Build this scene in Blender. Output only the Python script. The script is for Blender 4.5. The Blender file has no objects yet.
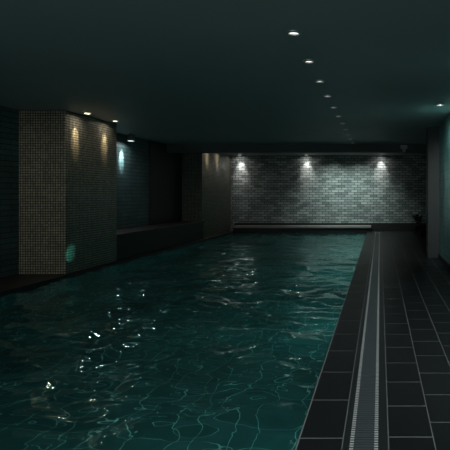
import bpy, bmesh, math, random
import numpy as np
from mathutils import Vector, Matrix

random.seed(7)
rng = np.random.default_rng(11)
SC = bpy.context.scene
COL = SC.collection

# ------------------------------------------------------------------ camera
F_PX, VPX, VPY = 526.0, 380.0, 194.0            # focal length and vanishing point of the 450 px frame
EYE = 1.5
cam_data = bpy.data.cameras.new('camera')
cam_data.sensor_width = 36.0
cam_data.lens = F_PX / 450.0 * 36.0
cam_data.shift_x = -(VPX - 225.0) / 450.0
cam_data.shift_y = -(225.0 - VPY) / 450.0
cam_data.clip_start = 0.05
cam = bpy.data.objects.new('camera', cam_data)
cam.location = (0, 0, EYE)
cam.rotation_euler = (math.radians(90), 0, 0)
COL.objects.link(cam)
SC.camera = cam

# ------------------------------------------------------------------ view, world
SC.view_settings.view_transform = 'Standard'
SC.view_settings.look = 'None'
SC.view_settings.gamma = 1.0
SC.view_settings.use_curve_mapping = False
SC.view_settings.exposure = 0.0
SC.cycles.use_denoising = True
SC.cycles.sample_clamp_indirect = 40.0
world = bpy.data.worlds.new('world')
world.use_nodes = True
bg = world.node_tree.nodes['Background']
bg.inputs['Color'].default_value = (0.80, 0.93, 0.95, 1)
bg.inputs['Strength'].default_value = 0.55      # dim ambient fill, let in where the hall is left open behind the camera
SC.world = world

# ------------------------------------------------------------------ dimensions (metres; deck at z = 0)
CEIL = 3.07
POOL_L, POOL_R, POOL_NEAR, POOL_FAR = -5.80, -0.50, 1.6, 20.75
WATER_Z = -0.045
DEPTH = 1.45
WALL_Y = 21.3
WALL_L = -6.75
WALL_R = 1.38
NICHE_R = 1.95
COL_FACE = -5.88
BEAM_Y = 16.55


def area_light(name, loc, rot, sx, sy, power, color):
    l = bpy.data.lights.new(name, 'AREA')
    l.shape = 'RECTANGLE'
    l.size, l.size_y, l.energy, l.color = sx, sy, power, color
    o = bpy.data.objects.new(name, l)
    o.location, o.rotation_euler = loc, rot
    COL.objects.link(o)
    return o


def spot_light(name, loc, target, power, color, deg, blend=1.0, radius=0.03, parent=None):
    l = bpy.data.lights.new(name, 'SPOT')
    l.energy, l.color, l.spot_size, l.spot_blend, l.shadow_soft_size = power, color, math.radians(deg), blend, radius
    o = bpy.data.objects.new(name, l)
    o.location = loc
    o.rotation_euler = (Vector(target) - Vector(loc)).to_track_quat('-Z', 'Y').to_euler()
    COL.objects.link(o)
    if parent:
        o.parent = parent
        o.matrix_parent_inverse = Matrix.Translation(-Vector(parent.location))
    return o


# underwater pool lamps on the basin walls that face away from the deck
TEAL = (0.30, 0.95, 0.90)
UW = 0.46
area_light('underwater_lamp_near', (-3.0, POOL_NEAR + 0.06, -0.75), (math.radians(90), 0, 0), 4.6, 0.5, 14 * UW, TEAL)
for yy, pw in ((4.0, 9), (8.0, 11), (12.0, 14), (16.0, 17), (19.4, 12)):
    area_light('underwater_lamp_side', (POOL_R - 0.06, yy, -0.6), (0, math.radians(52), 0), 0.4, 2.2, pw * UW, TEAL)
# downlights of the part of the hall behind the frame's left edge, shining along it
spot_light('hall_lamp', (-6.2, 4.6, 2.95), (-6.35, 9.8, 0.9), 85, (1.0, 0.93, 0.78), 52, 1.0, 0.10)
# unseen area lights added behind the ceiling beam to brighten the back wall
for xw, pw in ((-1.87, 10.5), (-0.72, 10.5)):
    wl = area_light('wall_wash_fill', (xw, 19.9, 3.0), (0, 0, 0), 0.30, 0.08, pw, (0.80, 1.0, 0.93))
    wl.rotation_euler = (Vector((xw, WALL_Y, 0.7)) - wl.location).to_track_quat('-Z', 'Y').to_euler()
    wl.data.spread = math.radians(96)
# the ceiling row goes on towards and behind the camera
for yy in (0.7, 1.8, 2.9, 4.0):
    spot_light('row_lamp', (-0.83, yy, 2.98), (-0.83, yy, 0), 14, (1.0, 0.98, 0.95), 110, 1.0, 0.05)
for yy in (0.2, 3.2, 6.2):
    spot_light('deck_lamp', (1.05, yy, 2.98), (0.75, yy + 0.3, 0), 46 if yy < 6 else 55, (0.92, 1.0, 0.98), 110, 1.0, 0.05)


# ------------------------------------------------------------------ material helpers
def new_mat(name):
    m = bpy.data.materials.new(name)
    m.use_nodes = True
    nt = m.node_tree
    return m, nt, nt.nodes['Principled BSDF']


def N(nt, t, **kw):
    n = nt.nodes.new(t)
    for k, v in kw.items():
        setattr(n, k, v)
    return n


def plain(name, color, rough=0.5, metal=0.0, spec=0.5, noise=0.0, nscale=4.0):
    m, nt, b = new_mat(name)
    b.inputs['Base Color'].default_value = (*color, 1)
    b.inputs['Roughness'].default_value = rough
    b.inputs['Metallic'].default_value = metal
    b.inputs['Specular IOR Level'].default_value = spec
    if noise:
        tc = N(nt, 'ShaderNodeTexCoord')
        no = N(nt, 'ShaderNodeTexNoise')
        no.inputs['Scale'].default_value = nscale
        no.inputs['Detail'].default_value = 5
        nt.links.new(tc.outputs['Object'], no.inputs['Vector'])
        mx = N(nt, 'ShaderNodeMix', data_type='RGBA')
        mx.inputs['A'].default_value = (*[c * (1 - noise) for c in color], 1)
        mx.inputs['B'].default_value = (*[min(1, c * (1 + noise)) for c in color], 1)
        nt.links.new(no.outputs['Fac'], mx.inputs['Factor'])
        nt.links.new(mx.outputs['Result'], b.inputs['Base Color'])
    return m


def emit(name, color, strength):
    m, nt, b = new_mat(name)
    b.inputs['Base Color'].default_value = (0.8, 0.8, 0.8, 1)
    b.inputs['Emission Color'].default_value = (*color, 1)
    b.inputs['Emission Strength'].default_value = strength
    return m


def uv_planar(nt):
    """coordinates along a vertical face: (horizontal run, height), from object position and face normal"""
    geo = N(nt, 'ShaderNodeNewGeometry')
    sp = N(nt, 'ShaderNodeSeparateXYZ')
    nt.links.new(geo.outputs['Position'], sp.inputs[0])
    sn = N(nt, 'ShaderNodeSeparateXYZ')
    nt.links.new(geo.outputs['True Normal'], sn.inputs[0])
    ab = N(nt, 'ShaderNodeMath', operation='ABSOLUTE')
    nt.links.new(sn.outputs['X'], ab.inputs[0])
    gt = N(nt, 'ShaderNodeMath', operation='GREATER_THAN')
    gt.inputs[1].default_value = 0.6
    nt.links.new(ab.outputs[0], gt.inputs[0])
    mx = N(nt, 'ShaderNodeMix', data_type='FLOAT')
    nt.links.new(gt.outputs[0], mx.inputs['Factor'])
    nt.links.new(sp.outputs['X'], mx.inputs['A'])
    nt.links.new(sp.outputs['Y'], mx.inputs['B'])
    # on horizontal faces use y as the second coordinate
    az = N(nt, 'ShaderNodeMath', operation='ABSOLUTE')
    nt.links.new(sn.outputs['Z'], az.inputs[0])
    gz = N(nt, 'ShaderNodeMath', operation='GREATER_THAN')
    gz.inputs[1].default_value = 0.6
    nt.links.new(az.outputs[0], gz.inputs[0])
    my = N(nt, 'ShaderNodeMix', data_type='FLOAT')
    nt.links.new(gz.outputs[0], my.inputs['Factor'])
    nt.links.new(sp.outputs['Z'], my.inputs['A'])
    nt.links.new(sp.outputs['Y'], my.inputs['B'])
    cb = N(nt, 'ShaderNodeCombineXYZ')
    nt.links.new(mx.outputs['Result'], cb.inputs[0])
    nt.links.new(my.outputs['Result'], cb.inputs[1])
    return cb.outputs[0]


def tiled(name, c1, c2, grout, w, h, mortar, offset=0.5, rough=0.35, bump=0.3, spec=0.5, wear=0.35, wscale=1.6, smooth=0.1, bias=0.0):
    m, nt, b = new_mat(name)
    vec = uv_planar(nt)
    br = N(nt, 'ShaderNodeTexBrick')
    br.offset = offset
    br.inputs['Color1'].default_value = (*c1, 1)
    br.inputs['Color2'].default_value = (*c2, 1)
    br.inputs['Mortar'].default_value = (*grout, 1)
    br.inputs['Scale'].default_value = 1.0
    br.inputs['Brick Width'].default_value = w
    br.inputs['Row Height'].default_value = h
    br.inputs['Mortar Size'].default_value = mortar
    br.inputs['Mortar Smooth'].default_value = smooth
    br.inputs['Bias'].default_value = bias
    nt.links.new(vec, br.inputs['Vector'])
    no = N(nt, 'ShaderNodeTexNoise')
    no.inputs['Scale'].default_value = wscale
    no.inputs['Detail'].default_value = 6
    nt.links.new(vec, no.inputs['Vector'])
    rmp = N(nt, 'ShaderNodeMapRange')
    rmp.inputs['From Min'].default_value = 0.3
    rmp.inputs['From Max'].default_value = 0.7
    rmp.inputs['To Min'].default_value = 1 - wear
    rmp.inputs['To Max'].default_value = 1 + wear
    nt.links.new(no.outputs['Fac'], rmp.inputs['Value'])
    mul = N(nt, 'ShaderNodeVectorMath', operation='SCALE')
    nt.links.new(br.outputs['Color'], mul.inputs[0])
    nt.links.new(rmp.outputs[0], mul.inputs['Scale'])
    nt.links.new(mul.outputs[0], b.inputs['Base Color'])
    b.inputs['Roughness'].default_value = rough
    b.inputs['Specular IOR Level'].default_value = spec
    bp = N(nt, 'ShaderNodeBump')
    bp.invert = True
    bp.inputs['Strength'].default_value = bump
    bp.inputs['Distance'].default_value = 0.01
    nt.links.new(br.outputs['Fac'], bp.inputs['Height'])
    nt.links.new(bp.outputs[0], b.inputs['Normal'])
    return m


M = {}
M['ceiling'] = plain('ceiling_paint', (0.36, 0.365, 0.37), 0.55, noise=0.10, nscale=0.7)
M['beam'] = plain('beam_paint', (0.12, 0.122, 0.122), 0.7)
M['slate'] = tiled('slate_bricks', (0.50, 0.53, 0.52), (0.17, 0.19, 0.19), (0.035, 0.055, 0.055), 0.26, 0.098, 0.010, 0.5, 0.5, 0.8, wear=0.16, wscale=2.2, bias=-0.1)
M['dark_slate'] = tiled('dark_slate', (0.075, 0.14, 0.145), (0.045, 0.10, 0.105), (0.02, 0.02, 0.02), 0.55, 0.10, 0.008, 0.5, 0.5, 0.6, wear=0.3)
M['teal_tile'] = tiled('teal_tile', (0.20, 0.50, 0.47), (0.15, 0.42, 0.40), (0.08, 0.20, 0.19), 0.40, 0.20, 0.006, 0.5, 0.3, 0.3, wear=0.25)
M['mosaic'] = tiled('tan_mosaic', (0.44, 0.41, 0.32), (0.26, 0.24, 0.19), (0.02, 0.02, 0.018), 0.047, 0.047, 0.0075, 0.0, 0.35, 0.4, wear=0.18, wscale=3)
M['pool_tile'] = tiled('pool_tile', (0.09, 0.21, 0.21), (0.06, 0.17, 0.17), (0.60, 0.90, 0.87), 0.27, 0.27, 0.005, 0.0, 0.5, 0.05, wear=0.45, wscale=0.9, smooth=0.4)
M['dark_stone'] = plain('dark_stone', (0.022, 0.021, 0.021), 0.55, noise=0.25, nscale=6)
M['tile'] = plain('black_deck_tile', (0.014, 0.015, 0.017), 0.42, noise=0.22, nscale=5)
M['grout'] = plain('deck_grout', (0.33, 0.34, 0.34), 0.8)
M['coping'] = plain('pale_coping_stone', (0.36, 0.34, 0.33), 0.5, noise=0.15)
M['pillar_render'] = plain('grey_render', (0.075, 0.08, 0.082), 0.6, noise=0.1)
M['steel'] = plain('grating_grey', (0.17, 0.20, 0.215), 0.38, 0.3)
M['rail'] = plain('grating_rail', (0.04, 0.05, 0.054), 0.4, 0.3)
M['lug'] = plain('white_lug', (0.95, 0.96, 0.96), 0.3)
M['channel'] = plain('channel_dark', (0.03, 0.035, 0.037), 0.6)
M['trim_metal'] = plain('lamp_trim', (0.55, 0.55, 0.54), 0.3, 0.6)
M['body_metal'] = plain('lamp_body', (0.22, 0.23, 0.24), 0.4, 0.3)
M['lens_row'] = emit('lamp_lens', (1.0, 0.98, 0.94), 2.0)
M['lens_wall'] = emit('lamp_lens_bright', (1.0, 0.97, 0.92), 60.0)
M['lens_warm'] = emit('lamp_lens_warm', (1.0, 0.90, 0.74), 75.0)
M['lens_spot'] = emit('lamp_lens_spot', (1.0, 0.98, 0.95), 140.0)
M['lens_side'] = emit('lamp_lens_side', (0.95, 1.0, 0.98), 12.0)
M['plastic'] = plain('grey_plastic', (0.65, 0.65, 0.66), 0.45)
M['plastic_dark'] = plain('dark_plastic', (0.04, 0.04, 0.045), 0.25)
M['leaf'] = plain('glossy_leaf', (0.025, 0.06, 0.035), 0.22, noise=0.3, nscale=9)
M['pot'] = plain('black_pot', (0.03, 0.03, 0.032), 0.35)
M['soil'] = plain('soil', (0.03, 0.022, 0.016), 0.9, noise=0.4, nscale=40)
M['stem'] = plain('plant_stem', (0.05, 0.05, 0.025), 0.6)


def water_material():
    m = bpy.data.materials.new('pool_water')
    m.use_nodes = True
    nt = m.node_tree
    nt.nodes.clear()
    out = N(nt, 'ShaderNodeOutputMaterial')
    g = N(nt, 'ShaderNodeBsdfGlass')
    g.inputs['Color'].default_value = (0.72, 0.93, 0.91, 1)
    g.inputs['Roughness'].default_value = 0.0
    g.inputs['IOR'].default_value = 1.333
    tc = N(nt, 'ShaderNodeTexCoord')
    mp = N(nt, 'ShaderNodeMapping')
    mp.inputs['Rotation'].default_value = (0, 0, 0.5)
    mp.inputs['Scale'].default_value = (1.0, 1.25, 1.0)
    nt.links.new(tc.outputs['Object'], mp.inputs['Vector'])
    no = N(nt, 'ShaderNodeTexNoise')
    no.inputs['Scale'].default_value = 4.5
    no.inputs['Detail'].default_value = 1.0
    no.inputs['Distortion'].default_value = 0.6
    nt.links.new(mp.outputs[0], no.inputs['Vector'])
    bp = N(nt, 'ShaderNodeBump')
    bp.inputs['Strength'].default_value = 1.0
    bp.inputs['Distance'].default_value = 0.007
    nt.links.new(no.outputs['Fac'], bp.inputs['Height'])
    nt.links.new(bp.outputs[0], g.inputs['Normal'])
    nt.links.new(g.outputs[0], out.inputs['Surface'])
    return m


M['water'] = water_material()


# ------------------------------------------------------------------ mesh helpers
def bx(bm, x0, x1, y0, y1, z0, z1, mi=0):
    vs = [bm.verts.new(p) for p in ((x0, y0, z0), (x1, y0, z0), (x1, y1, z0), (x0, y1, z0),
                                    (x0, y0, z1), (x1, y0, z1), (x1, y1, z1), (x0, y1, z1))]
    for f in ((0, 3, 2, 1), (4, 5, 6, 7), (0, 1, 5, 4), (1, 2, 6, 5), (2, 3, 7, 6), (3, 0, 4, 7)):
        bm.faces.new([vs[i] for i in f]).material_index = mi


def lathe(bm, prof, n=32, mi=0, c=(0, 0, 0), smooth=True):
    rings = []
    for r, z in prof:
        if r < 1e-6:
            rings.append([bm.verts.new((c[0], c[1], c[2] + z))])
        else:
            rings.append([bm.verts.new((c[0] + r * math.cos(2 * math.pi * i / n), c[1] + r * math.sin(2 * math.pi * i / n), c[2] + z)) for i in range(n)])
    for a, b in zip(rings, rings[1:]):
        for i in range(n):
            j = (i + 1) % n
            if len(a) == 1 and len(b) == 1:
                continue
            if len(a) == 1:
                f = bm.faces.new((a[0], b[j], b[i]))
            elif len(b) == 1:
                f = bm.faces.new((a[i], a[j], b[0]))
            else:
                f = bm.faces.new((a[i], a[j], b[j], b[i]))
            f.material_index = mi
            f.smooth = smooth


def obj(name, bm, mats, parent=None, recalc=True, bevel=0.0):
    if recalc:
        bmesh.ops.recalc_face_normals(bm, faces=bm.faces)
    me = bpy.data.meshes.new(name)
    bm.to_mesh(me)
    bm.free()
    for m in (mats if isinstance(mats, (list, tuple)) else [mats]):
        me.materials.append(m)
    o = bpy.data.objects.new(name, me)
    COL.objects.link(o)
    if parent:
        o.parent = parent
    if bevel:
        md = o.modifiers.new('bevel', 'BEVEL')
        md.width, md.segments, md.limit_method = bevel, 2, 'ANGLE'
    return o


def struct(name, bm, mats, parent=None, bevel=0.0):
    o = obj(name, bm, mats, parent, bevel=bevel)
    o['kind'] = 'structure'
    return o


def tag(o, label, cat, group=None, kind=None):
    o['label'], o['category'] = label, cat
    if group:
        o['group'] = group
    if kind:
        o['kind'] = kind
    return o


def empty(name, loc, rz=0):
    o = bpy.data.objects.new(name, None)
    o.location, o.rotation_euler = loc, (0, 0, rz)
    o.empty_display_size = 0.1
    COL.objects.link(o)
    return o


def copy_tree(o, parent=None):
    c = o.copy()
    if o.type == 'LIGHT':
        c.data = o.data.copy()
    COL.objects.link(c)
    if parent:
        c.parent = parent
    for ch in list(o.children):
        copy_tree(ch, c)
    return c


# ------------------------------------------------------------------ structure
# ceiling and beam
b = bmesh.new(); bx(b, WALL_L - 0.3, NICHE_R + 0.3, -1.0, WALL_Y + 0.3, CEIL, CEIL + 0.2)
struct('ceiling', b, M['ceiling'])
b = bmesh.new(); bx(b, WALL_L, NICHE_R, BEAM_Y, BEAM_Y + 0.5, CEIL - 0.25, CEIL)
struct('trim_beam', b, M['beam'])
# walls
b = bmesh.new(); bx(b, WALL_L - 0.3, NICHE_R + 0.3, WALL_Y, WALL_Y + 0.3, -0.1, CEIL)
struct('wall_back', b, M['slate'])
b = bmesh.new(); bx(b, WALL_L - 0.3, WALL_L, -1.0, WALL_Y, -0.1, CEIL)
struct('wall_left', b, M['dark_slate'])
PIL_Y = 12.3
b = bmesh.new(); bx(b, WALL_R, NICHE_R + 0.3, -1.0, PIL_Y, 0.0, CEIL)
struct('wall_right', b, M['teal_tile'])
b = bmesh.new(); bx(b, 1.12, NICHE_R + 0.3, PIL_Y, PIL_Y + 0.45, 0.0, CEIL)
struct('trim_pilaster', b, M['pillar_render'], bevel=0.01)
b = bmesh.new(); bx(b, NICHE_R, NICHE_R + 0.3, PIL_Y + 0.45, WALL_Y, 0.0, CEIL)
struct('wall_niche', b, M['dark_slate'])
# dark plinths under the back wall
b = bmesh.new(); bx(b, COL_FACE, NICHE_R, WALL_Y - 0.05, WALL_Y, 0.0, 0.33)
struct('baseboard_back', b, M['dark_stone'])
b = bmesh.new(); bx(b, WALL_R - 0.02, WALL_R, -1.0, PIL_Y, 0.0, 0.1)
struct('baseboard_right', b, M['dark_stone'])

# deck of black tiles on pale grout, pool side column, gutter gap, then three columns to the wall
G, GT = 0.0075, 0.017
GUT_L, GUT_R = -0.222, 0.048
b = bmesh.new()
bx(b, POOL_R, GUT_L, -1.0, WALL_Y, -0.25, -0.003, 1)
bx(b, GUT_R, NICHE_R, -1.0, WALL_Y, -0.25, -0.003, 1)


def tile_row(x0, x1, first, pitch, y_end=WALL_Y):
    y = first
    while y - pitch > 1.0:
        y -= pitch
    while y < y_end:
        y1 = min(y + pitch - GT / 2, y_end)
        bx(b, x0, x1, max(1.0, y + GT / 2), y1, -0.003, 0.0 + random.uniform(-0.0004, 0.0004), 0)
        y += pitch


tile_row(POOL_R + 0.010, GUT_L - 0.007, 3.234, 0.60)
tile_row(GUT_R + 0.007, 0.328 - G / 2, 3.25, 0.475)
tile_row(0.328 + G / 2, 0.610 - G / 2, 3.46, 0.475)
tile_row(0.610 + G / 2, 0.892 - G / 2, 3.30, 0.475)
tile_row(0.892 + G / 2, 1.174 - G / 2, 3.50, 0.475)
tile_row(1.174 + G / 2, 1.456 - G / 2, 3.34, 0.475)
tile_row(1.456 + G / 2, NICHE_R, 12.8, 0.475)
struct('floor', b, [M['tile'], M['grout']])
# channel bed under the grating
b = bmesh.new(); bx(b, GUT_L, GUT_R, -1.0, WALL_Y, -0.25, -0.06)
struct('trim_channel', b, M['channel'])
# dark ledge along the far side of the pool
b = bmesh.new(); bx(b, WALL_L, POOL_L, -1.0, WALL_Y, -0.25, 0.0)
struct('floor_ledge', b, M['dark_stone'])

# basin: floor and four walls, open on top
b = bmesh.new()
z0, z1 = -DEPTH, -0.002
c = [(POOL_L, POOL_NEAR), (POOL_R, POOL_NEAR), (POOL_R, POOL_FAR), (POOL_L, POOL_FAR)]
t = 0.2
bx(b, POOL_L - t, POOL_R + t, POOL_NEAR - t, POOL_FAR + t, -DEPTH - t, -DEPTH)
bx(b, POOL_L - t, POOL_L, POOL_NEAR - t, POOL_FAR + t, -DEPTH, -0.25)
bx(b, POOL_R, POOL_R + t, POOL_NEAR - t, POOL_FAR + t, -DEPTH, -0.25)
bx(b, POOL_L, POOL_R, -1.0, POOL_NEAR, -DEPTH, 0.0)
bx(b, POOL_L, POOL_R, POOL_FAR, POOL_FAR + t, -DEPTH, -0.06)
struct('pool_basin', b, M['pool_tile'])

# raised step at the far end of the pool with a pale nosing
t_step = empty('pool_end_step', ((POOL_L + POOL_R) / 2, (POOL_FAR + WALL_Y) / 2, -0.06))
tag(t_step, 'low dark step with pale stone top edge at far end of pool', 'step')
b = bmesh.new(); hw = (POOL_R - POOL_L) / 2; hd = (WALL_Y - 0.05 - POOL_FAR) / 2
bx(b, -hw, hw + 0.12, -hd - 0.02, hd - 0.03, 0.0, 0.215)
obj('riser', b, M['dark_stone'], t_step)
b = bmesh.new(); bx(b, -hw, hw + 0.14, -hd - 0.05, hd - 0.03, 0.215, 0.295)
o = obj('coping_slab', b, M['coping'], t_step, bevel=0.008); o['label'] = 'pale coping slab'

# ------------------------------------------------------------------ water surface
nx, ny = 230, 800
xs = np.linspace(POOL_L, POOL_R, nx)
u = np.linspace(0, 1, ny)
ys = POOL_NEAR + (POOL_FAR - POOL_NEAR) * (0.55 * u + 0.45 * u * u)
X, Y = np.meshgrid(xs, ys)
Z = np.zeros_like(X)
for i in range(70):
    lam = 0.20 * (1.2 / 0.20) ** rng.random()
    ang = rng.normal(1.1, 0.75)
    k = 2 * math.pi / lam
    amp = 0.026 / k * rng.uniform(0.5, 1.3)
    ph = rng.random() * 6.283
    wob = 0.35 * np.sin(X * rng.uniform(0.5, 1.4) + Y * rng.uniform(0.4, 1.2) + rng.random() * 6)
    Z += amp * np.sin(k * (X * math.cos(ang) + Y * math.sin(ang)) + ph + wob * 2)
mod = 0.8 + 0.35 * np.sin(X * 0.9 + 0.5) * np.sin(Y * 0.55 + 1.0)
Z *= mod
me = bpy.data.meshes.new('pool_water')
co = np.stack([X, Y, Z + WATER_Z], -1).reshape(-1, 3)
idx = np.arange(nx * ny).reshape(ny, nx)
quads = np.stack([idx[:-1, :-1], idx[:-1, 1:], idx[1:, 1:], idx[1:, :-1]], -1).reshape(-1, 4)
me.from_pydata(co.tolist(), [], quads.tolist())
me.polygons.foreach_set('use_smooth', np.ones(len(quads), dtype=bool))
me.materials.append(M['water'])
water = bpy.data.objects.new('pool_water', me)
COL.objects.link(water)
tag(water, 'dark teal rippled water filling the long indoor pool', 'water', kind='stuff')


# ------------------------------------------------------------------ mosaic columns
def column(y0, y1, face, label):
    w = WALL_L - face
    o = empty('mosaic_column', ((WALL_L + face) / 2, (y0 + y1) / 2, 0.0))
    tag(o, label, 'column', 'mosaic columns along the far poolside')
    bb = bmesh.new()
    bx(bb, w / 2, -w / 2, -(y1 - y0) / 2, (y1 - y0) / 2, 0.0, CEIL)
    obj('shaft', bb, M['mosaic'], o, bevel=0.006)
    return o


column(9.83, 11.74, COL_FACE, 'nearer broad mosaic tiled column with pale tan front at left')
column(17.85, WALL_Y, -6.04, 'farther mosaic tiled column in the corner by the slate back wall')

b = bmesh.new(); bx(b, WALL_L, WALL_L + 0.03, 15.35, 17.85, 0.0, CEIL)
struct('trim_panel', b, M['dark_stone'])
# dark bench in the bay between the columns
bench = empty('tiled_bench', (-6.32, 14.72, 0.0))
tag(bench, 'low dark built-in bench in the bay between the two mosaic columns', 'bench')
b = bmesh.new(); bx(b, -0.39, 0.38, -2.98, 2.98, 0.0, 0.54)
obj('base', b, M['dark_stone'], bench)
b = bmesh.new(); bx(b, -0.39, 0.42, -2.98, 2.98, 0.54, 0.59)
obj('seat_slab', b, M['dark_stone'], bench, bevel=0.008)

# ------------------------------------------------------------------ drain grating
gr = empty('drain_grating', ((GUT_L + GUT_R) / 2, 2.0, 0.0))
tag(gr, 'long grey overflow grating with two rows of white lugs set in the deck', 'grating')
GX = (GUT_R - GUT_L) / 2
Y0, Y1, PITCH = 0.1, POOL_FAR - 2.0 + 0.05, 0.032
for s in (-1, 1):
    b = bmesh.new()
    bx(b, s * (GX - 0.004) - 0.004, s * (GX - 0.004) + 0.004, 0, Y1, -0.06, 0.0)
    bx(b, *((-GX + 0.008, -0.0705) if s < 0 else (0.0515, GX - 0.008)), 0, Y1, -0.05, -0.004)
    obj('side_rail', b, M['rail'], gr)
LX = (-0.170 + 0.087, -0.023 + 0.087)            # lug rows, measured from the grating's middle


def slat_shape(bm, y):
    bx(bm, -0.070, 0.051, y, y + 0.022, -0.04, -0.002)


def lug_shape(bm, x, y):
    bx(bm, x - 0.012, x + 0.012, y + 0.001, y + 0.015, -0.004, -0.001)


b = bmesh.new(); slat_shape(b, 0.0)
slat0 = obj('slat', b, M['steel'], gr)
b = bmesh.new(); lug_shape(b, 0.0, 0.0)
lug0 = obj('lug', b, M['lug'], slat0)
lug0['label'] = 'white lug'
first = int((2.95 - 2.0) / PITCH)                # first slat inside the frame
total = int(Y1 / PITCH)
bs, bl = bmesh.new(), bmesh.new()
for k in range(total):
    y = Y0 + k * PITCH
    if y + 0.03 > Y1:
        break
    if first <= k < first + 100:
        s_ = slat0 if k == first else slat0.copy()
        if k != first:
            COL.objects.link(s_); s_.parent = gr
        s_.location = (0, y, 0)
    else:
        slat_shape(bs, y)
    if first <= k < first + 50:
        for i, x in enumerate(LX):
            l_ = lug0 if (k == first and i == 0) else lug0.copy()
            if l_ is not lug0:
                COL.objects.link(l_); l_.parent = s_
            l_.location = (x, 0, 0)
    else:
        for x in LX:
            lug_shape(bl, x, y)
o = obj('slat_run', bs, M['steel'], gr, recalc=False); o['kind'] = 'stuff'
o = obj('lug_run', bl, M['lug'], gr, recalc=False); o['kind'] = 'stuff'; o['label'] = 'white lugs further along'


# ------------------------------------------------------------------ recessed downlights
def downlight(r, lens_mat, power, color, deg, radius=0.025, aim=(0, 0)):
    o = empty('ceiling_downlight', (0, 0, CEIL))
    bb = bmesh.new()
    lathe(bb, [(r * 0.72, 0.0), (r * 0.74, -0.012), (r * 0.78, -0.021), (r * 0.84, -0.022), (r, -0.008), (r, 0.0)])
    obj('trim_ring', bb, M['trim_metal'], o)
    bb = bmesh.new()
    lathe(bb, [(0.0, -0.003), (r * 0.72, -0.003)])
    obj('lens', bb, lens_mat, o)
    l = bpy.data.lights.new('lamp_beam', 'SPOT')
    l.energy, l.color, l.spot_size, l.spot_blend, l.shadow_soft_size = power, color, math.radians(deg), 1.0, radius
    lo = bpy.data.objects.new('lamp_beam', l)
    COL.objects.link(lo)
    lo.parent = o
    lo.location = (0, 0, -0.04)
    lo.rotation_euler = (aim[1], aim[0], 0)
    return o


ORD = ['nearest', 'second', 'third', 'fourth', 'fifth', 'sixth', 'seventh', 'eighth', 'ninth', 'tenth', 'eleventh']
proto = downlight(0.068, M['lens_row'], 4.0, (1.0, 0.97, 0.92), 95)
for k in range(11):
    o = proto if k == 0 else copy_tree(proto)
    o.location = (-0.532 * 1.57, 5.10 + 1.09 * k, CEIL)
    lab = 'nearest and largest downlight in the long ceiling row over the pool' if k == 0 else \
          ('farthest downlight in the long ceiling row, close to the beam' if k == 10 else
           '%s downlight from the camera in the long ceiling row' % ORD[k])
    tag(o, lab, 'downlight', 'downlights in the long ceiling row')

warm = downlight(0.07, M['lens_warm'], 55.0, (1.0, 0.80, 0.48), 33, aim=(0.50, 0))
spots = [(-5.65, 10.15, 'warm downlight over the pool face of the nearer column, nearer the camera'),
         (-5.65, 11.22, 'warm downlight over the pool face of the nearer column, farther along'),
         (-5.84, 18.35, 'warm downlight over the pool face of the far corner column, nearer the camera'),
         (-5.84, 19.5, 'warm downlight over the pool face of the far corner column, nearest back wall')]
for i, (x, y, lab) in enumerate(spots):
    o = warm if i == 0 else copy_tree(warm)
    o.location = (x, y, CEIL)
    tag(o, lab, 'downlight', 'warm downlights beside the columns')
    if y > 15:
        [c_ for c_ in o.children if c_.type == 'LIGHT'][0].data.energy = 15

cool = downlight(0.075, M['lens_wall'], 52.0, (1.0, 0.98, 0.93), 56, aim=(0, 0.40))
for i, (x, lab) in enumerate(((-5.62, 'white downlight against the back wall, beside the corner column'),
                              (-2.95, 'white downlight against the back wall, above middle of pool end'),
                              (0.04, 'white downlight against the back wall, above the end of the grating'))):
    o = cool if i == 0 else copy_tree(cool)
    o.location = (x, WALL_Y - 0.25, CEIL)
    tag(o, lab, 'downlight', 'white downlights along the back wall')

side = copy_tree(cool)
side.location = (1.05, 9.2, CEIL)
for ch in side.children:
    if ch.name.startswith('lens'):
        ch.data = ch.data.copy(); ch.data.materials[0] = M['lens_side']
del side['group']
tag(side, 'single white downlight beside the teal tiled right wall', 'downlight')
for ch in side.children:
    if ch.type == 'LIGHT':
        ch.data.energy = 120
        ch.data.spot_size = math.radians(70)
        ch.rotation_euler = Vector((0.33, 0.85, -0.6)).to_track_quat('-Z', 'Y').to_euler()
        ch.data.color = (0.88, 1.0, 0.95)

# surface spotlight on the ceiling of the bay between the columns
sp = empty('surface_spotlight', (-6.5, 13.73, CEIL))
tag(sp, 'grey cylinder spotlight on the ceiling above the bench, with narrow white beam', 'spotlight')
b = bmesh.new(); lathe(b, [(0, 0), (0.05, 0), (0.05, -0.03), (0, -0.03)]); obj('mount_plate', b, M['body_metal'], sp)
b = bmesh.new(); lathe(b, [(0, -0.03), (0.085, -0.03), (0.09, -0.04), (0.09, -0.19), (0.075, -0.19), (0.07, -0.15)]); obj('housing', b, M['body_metal'], sp)
b = bmesh.new(); lathe(b, [(0, -0.17), (0.072, -0.17)]); obj('lens', b, M['lens_spot'], sp)
spot_light('lamp_beam', (-6.5, 13.73, CEIL - 0.20), (-6.75, 13.73, CEIL - 0.60), 220, (0.92, 1.0, 0.98), 36, 1.0, 0.02, parent=sp)

# unseen spot added above the water, standing in for underwater light on the column
spot_light('caustic_spot', (-5.2, 9.7, 0.02), (COL_FACE, 9.98, 0.36), 11, (0.15, 1.0, 0.85), 23, 0.5, 0.01)

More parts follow.
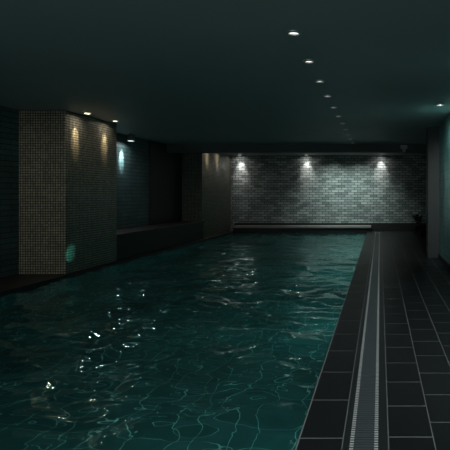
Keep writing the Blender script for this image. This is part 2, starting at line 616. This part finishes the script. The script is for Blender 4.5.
# ------------------------------------------------------------------ camera on the beam, plants
cc = empty('security_camera', (0.75, BEAM_Y, CEIL - 0.03))
tag(cc, 'small grey bracketed security camera on the front of the ceiling beam', 'camera')
b = bmesh.new(); bx(b, -0.11, 0.11, -0.05, 0.0, -0.12, 0.0); obj('mount_box', b, M['plastic'], cc, bevel=0.012)
b = bmesh.new(); lathe(b, [(0.0, -0.12), (0.075, -0.12), (0.07, -0.15), (0.05, -0.2), (0.045, -0.235), (0.0, -0.235)], c=(0, -0.08, 0))
obj('housing', b, M['plastic'], cc)
b = bmesh.new(); bx(b, -0.045, 0.045, -0.13, -0.0, -0.135, -0.105); obj('arm', b, M['plastic'], cc)
b = bmesh.new(); lathe(b, [(0.035, -0.236), (0.03, -0.25), (0.0, -0.258)], c=(0, -0.08, 0)); obj('lens', b, M['plastic_dark'], cc)


def plant(x, y, h, label, seed):
    r = random.Random(seed)
    o = empty('potted_plant', (x, y, 0))
    tag(o, label, 'plant', 'dark plants by the right hand wall')
    bb = bmesh.new()
    lathe(bb, [(0, 0), (0.13, 0), (0.17, 0.26), (0.18, 0.28), (0.16, 0.28), (0.15, 0.24), (0, 0.24)], n=24)
    obj('pot', bb, M['pot'], o)
    bb = bmesh.new(); lathe(bb, [(0, 0.245), (0.15, 0.245)], n=24); obj('soil', bb, M['soil'], o)
    bs_, bl_ = bmesh.new(), bmesh.new()
    for i in range(26):
        a = r.uniform(0, 6.283)
        lean = r.uniform(0.1, 0.75)
        L = h * r.uniform(0.55, 1.0)
        d = Vector((math.cos(a) * math.sin(lean), math.sin(a) * math.sin(lean), math.cos(lean)))
        base = Vector((r.uniform(-.05, .05), r.uniform(-.05, .05), 0.24))
        side_ = d.cross(Vector((0, 0, 1))).normalized()
        tip = base + d * L * 0.5
        for q in (side_ * 0.004, -side_ * 0.004):
            pass
        up = side_.cross(d)
        vs0 = [bs_.verts.new(base + v) for v in (side_ * .005, up * .005, -side_ * .005, -up * .005)]
        vs1 = [bs_.verts.new(tip + v) for v in (side_ * .003, up * .003, -side_ * .003, -up * .003)]
        for k in range(4):
            bs_.faces.new((vs0[k], vs0[(k + 1) % 4], vs1[(k + 1) % 4], vs1[k]))
        # curved folded leaf
        prev = None
        for s in range(7):
            tt = s / 6
            p = tip + d * L * 0.5 * tt + Vector((math.cos(a), math.sin(a), 0)) * 0.10 * tt * tt - Vector((0, 0, 0.10)) * tt * tt
            wd = 0.045 * math.sin(math.pi * min(1, 0.12 + tt * 0.88)) + 0.001
            row = [bl_.verts.new(p + side_ * wd + up * wd * .4), bl_.verts.new(p), bl_.verts.new(p - side_ * wd + up * wd * .4)]
            if prev:
                for k in range(2):
                    f = bl_.faces.new((prev[k], prev[k + 1], row[k + 1], row[k])); f.smooth = True
            prev = row
    obj('stems', bs_, M['stem'], o)
    lf = obj('leaves', bl_, M['leaf'], o, recalc=False); lf['kind'] = 'stuff'
    md = lf.modifiers.new('thickness', 'SOLIDIFY'); md.thickness = 0.003
    return o


plant(1.52, 18.2, 0.34, 'dark leafy potted plant by the right wall, nearer the camera', 3)
plant(1.48, 20.6, 0.62, 'dark leafy potted plant in the far right corner by the back wall', 5)
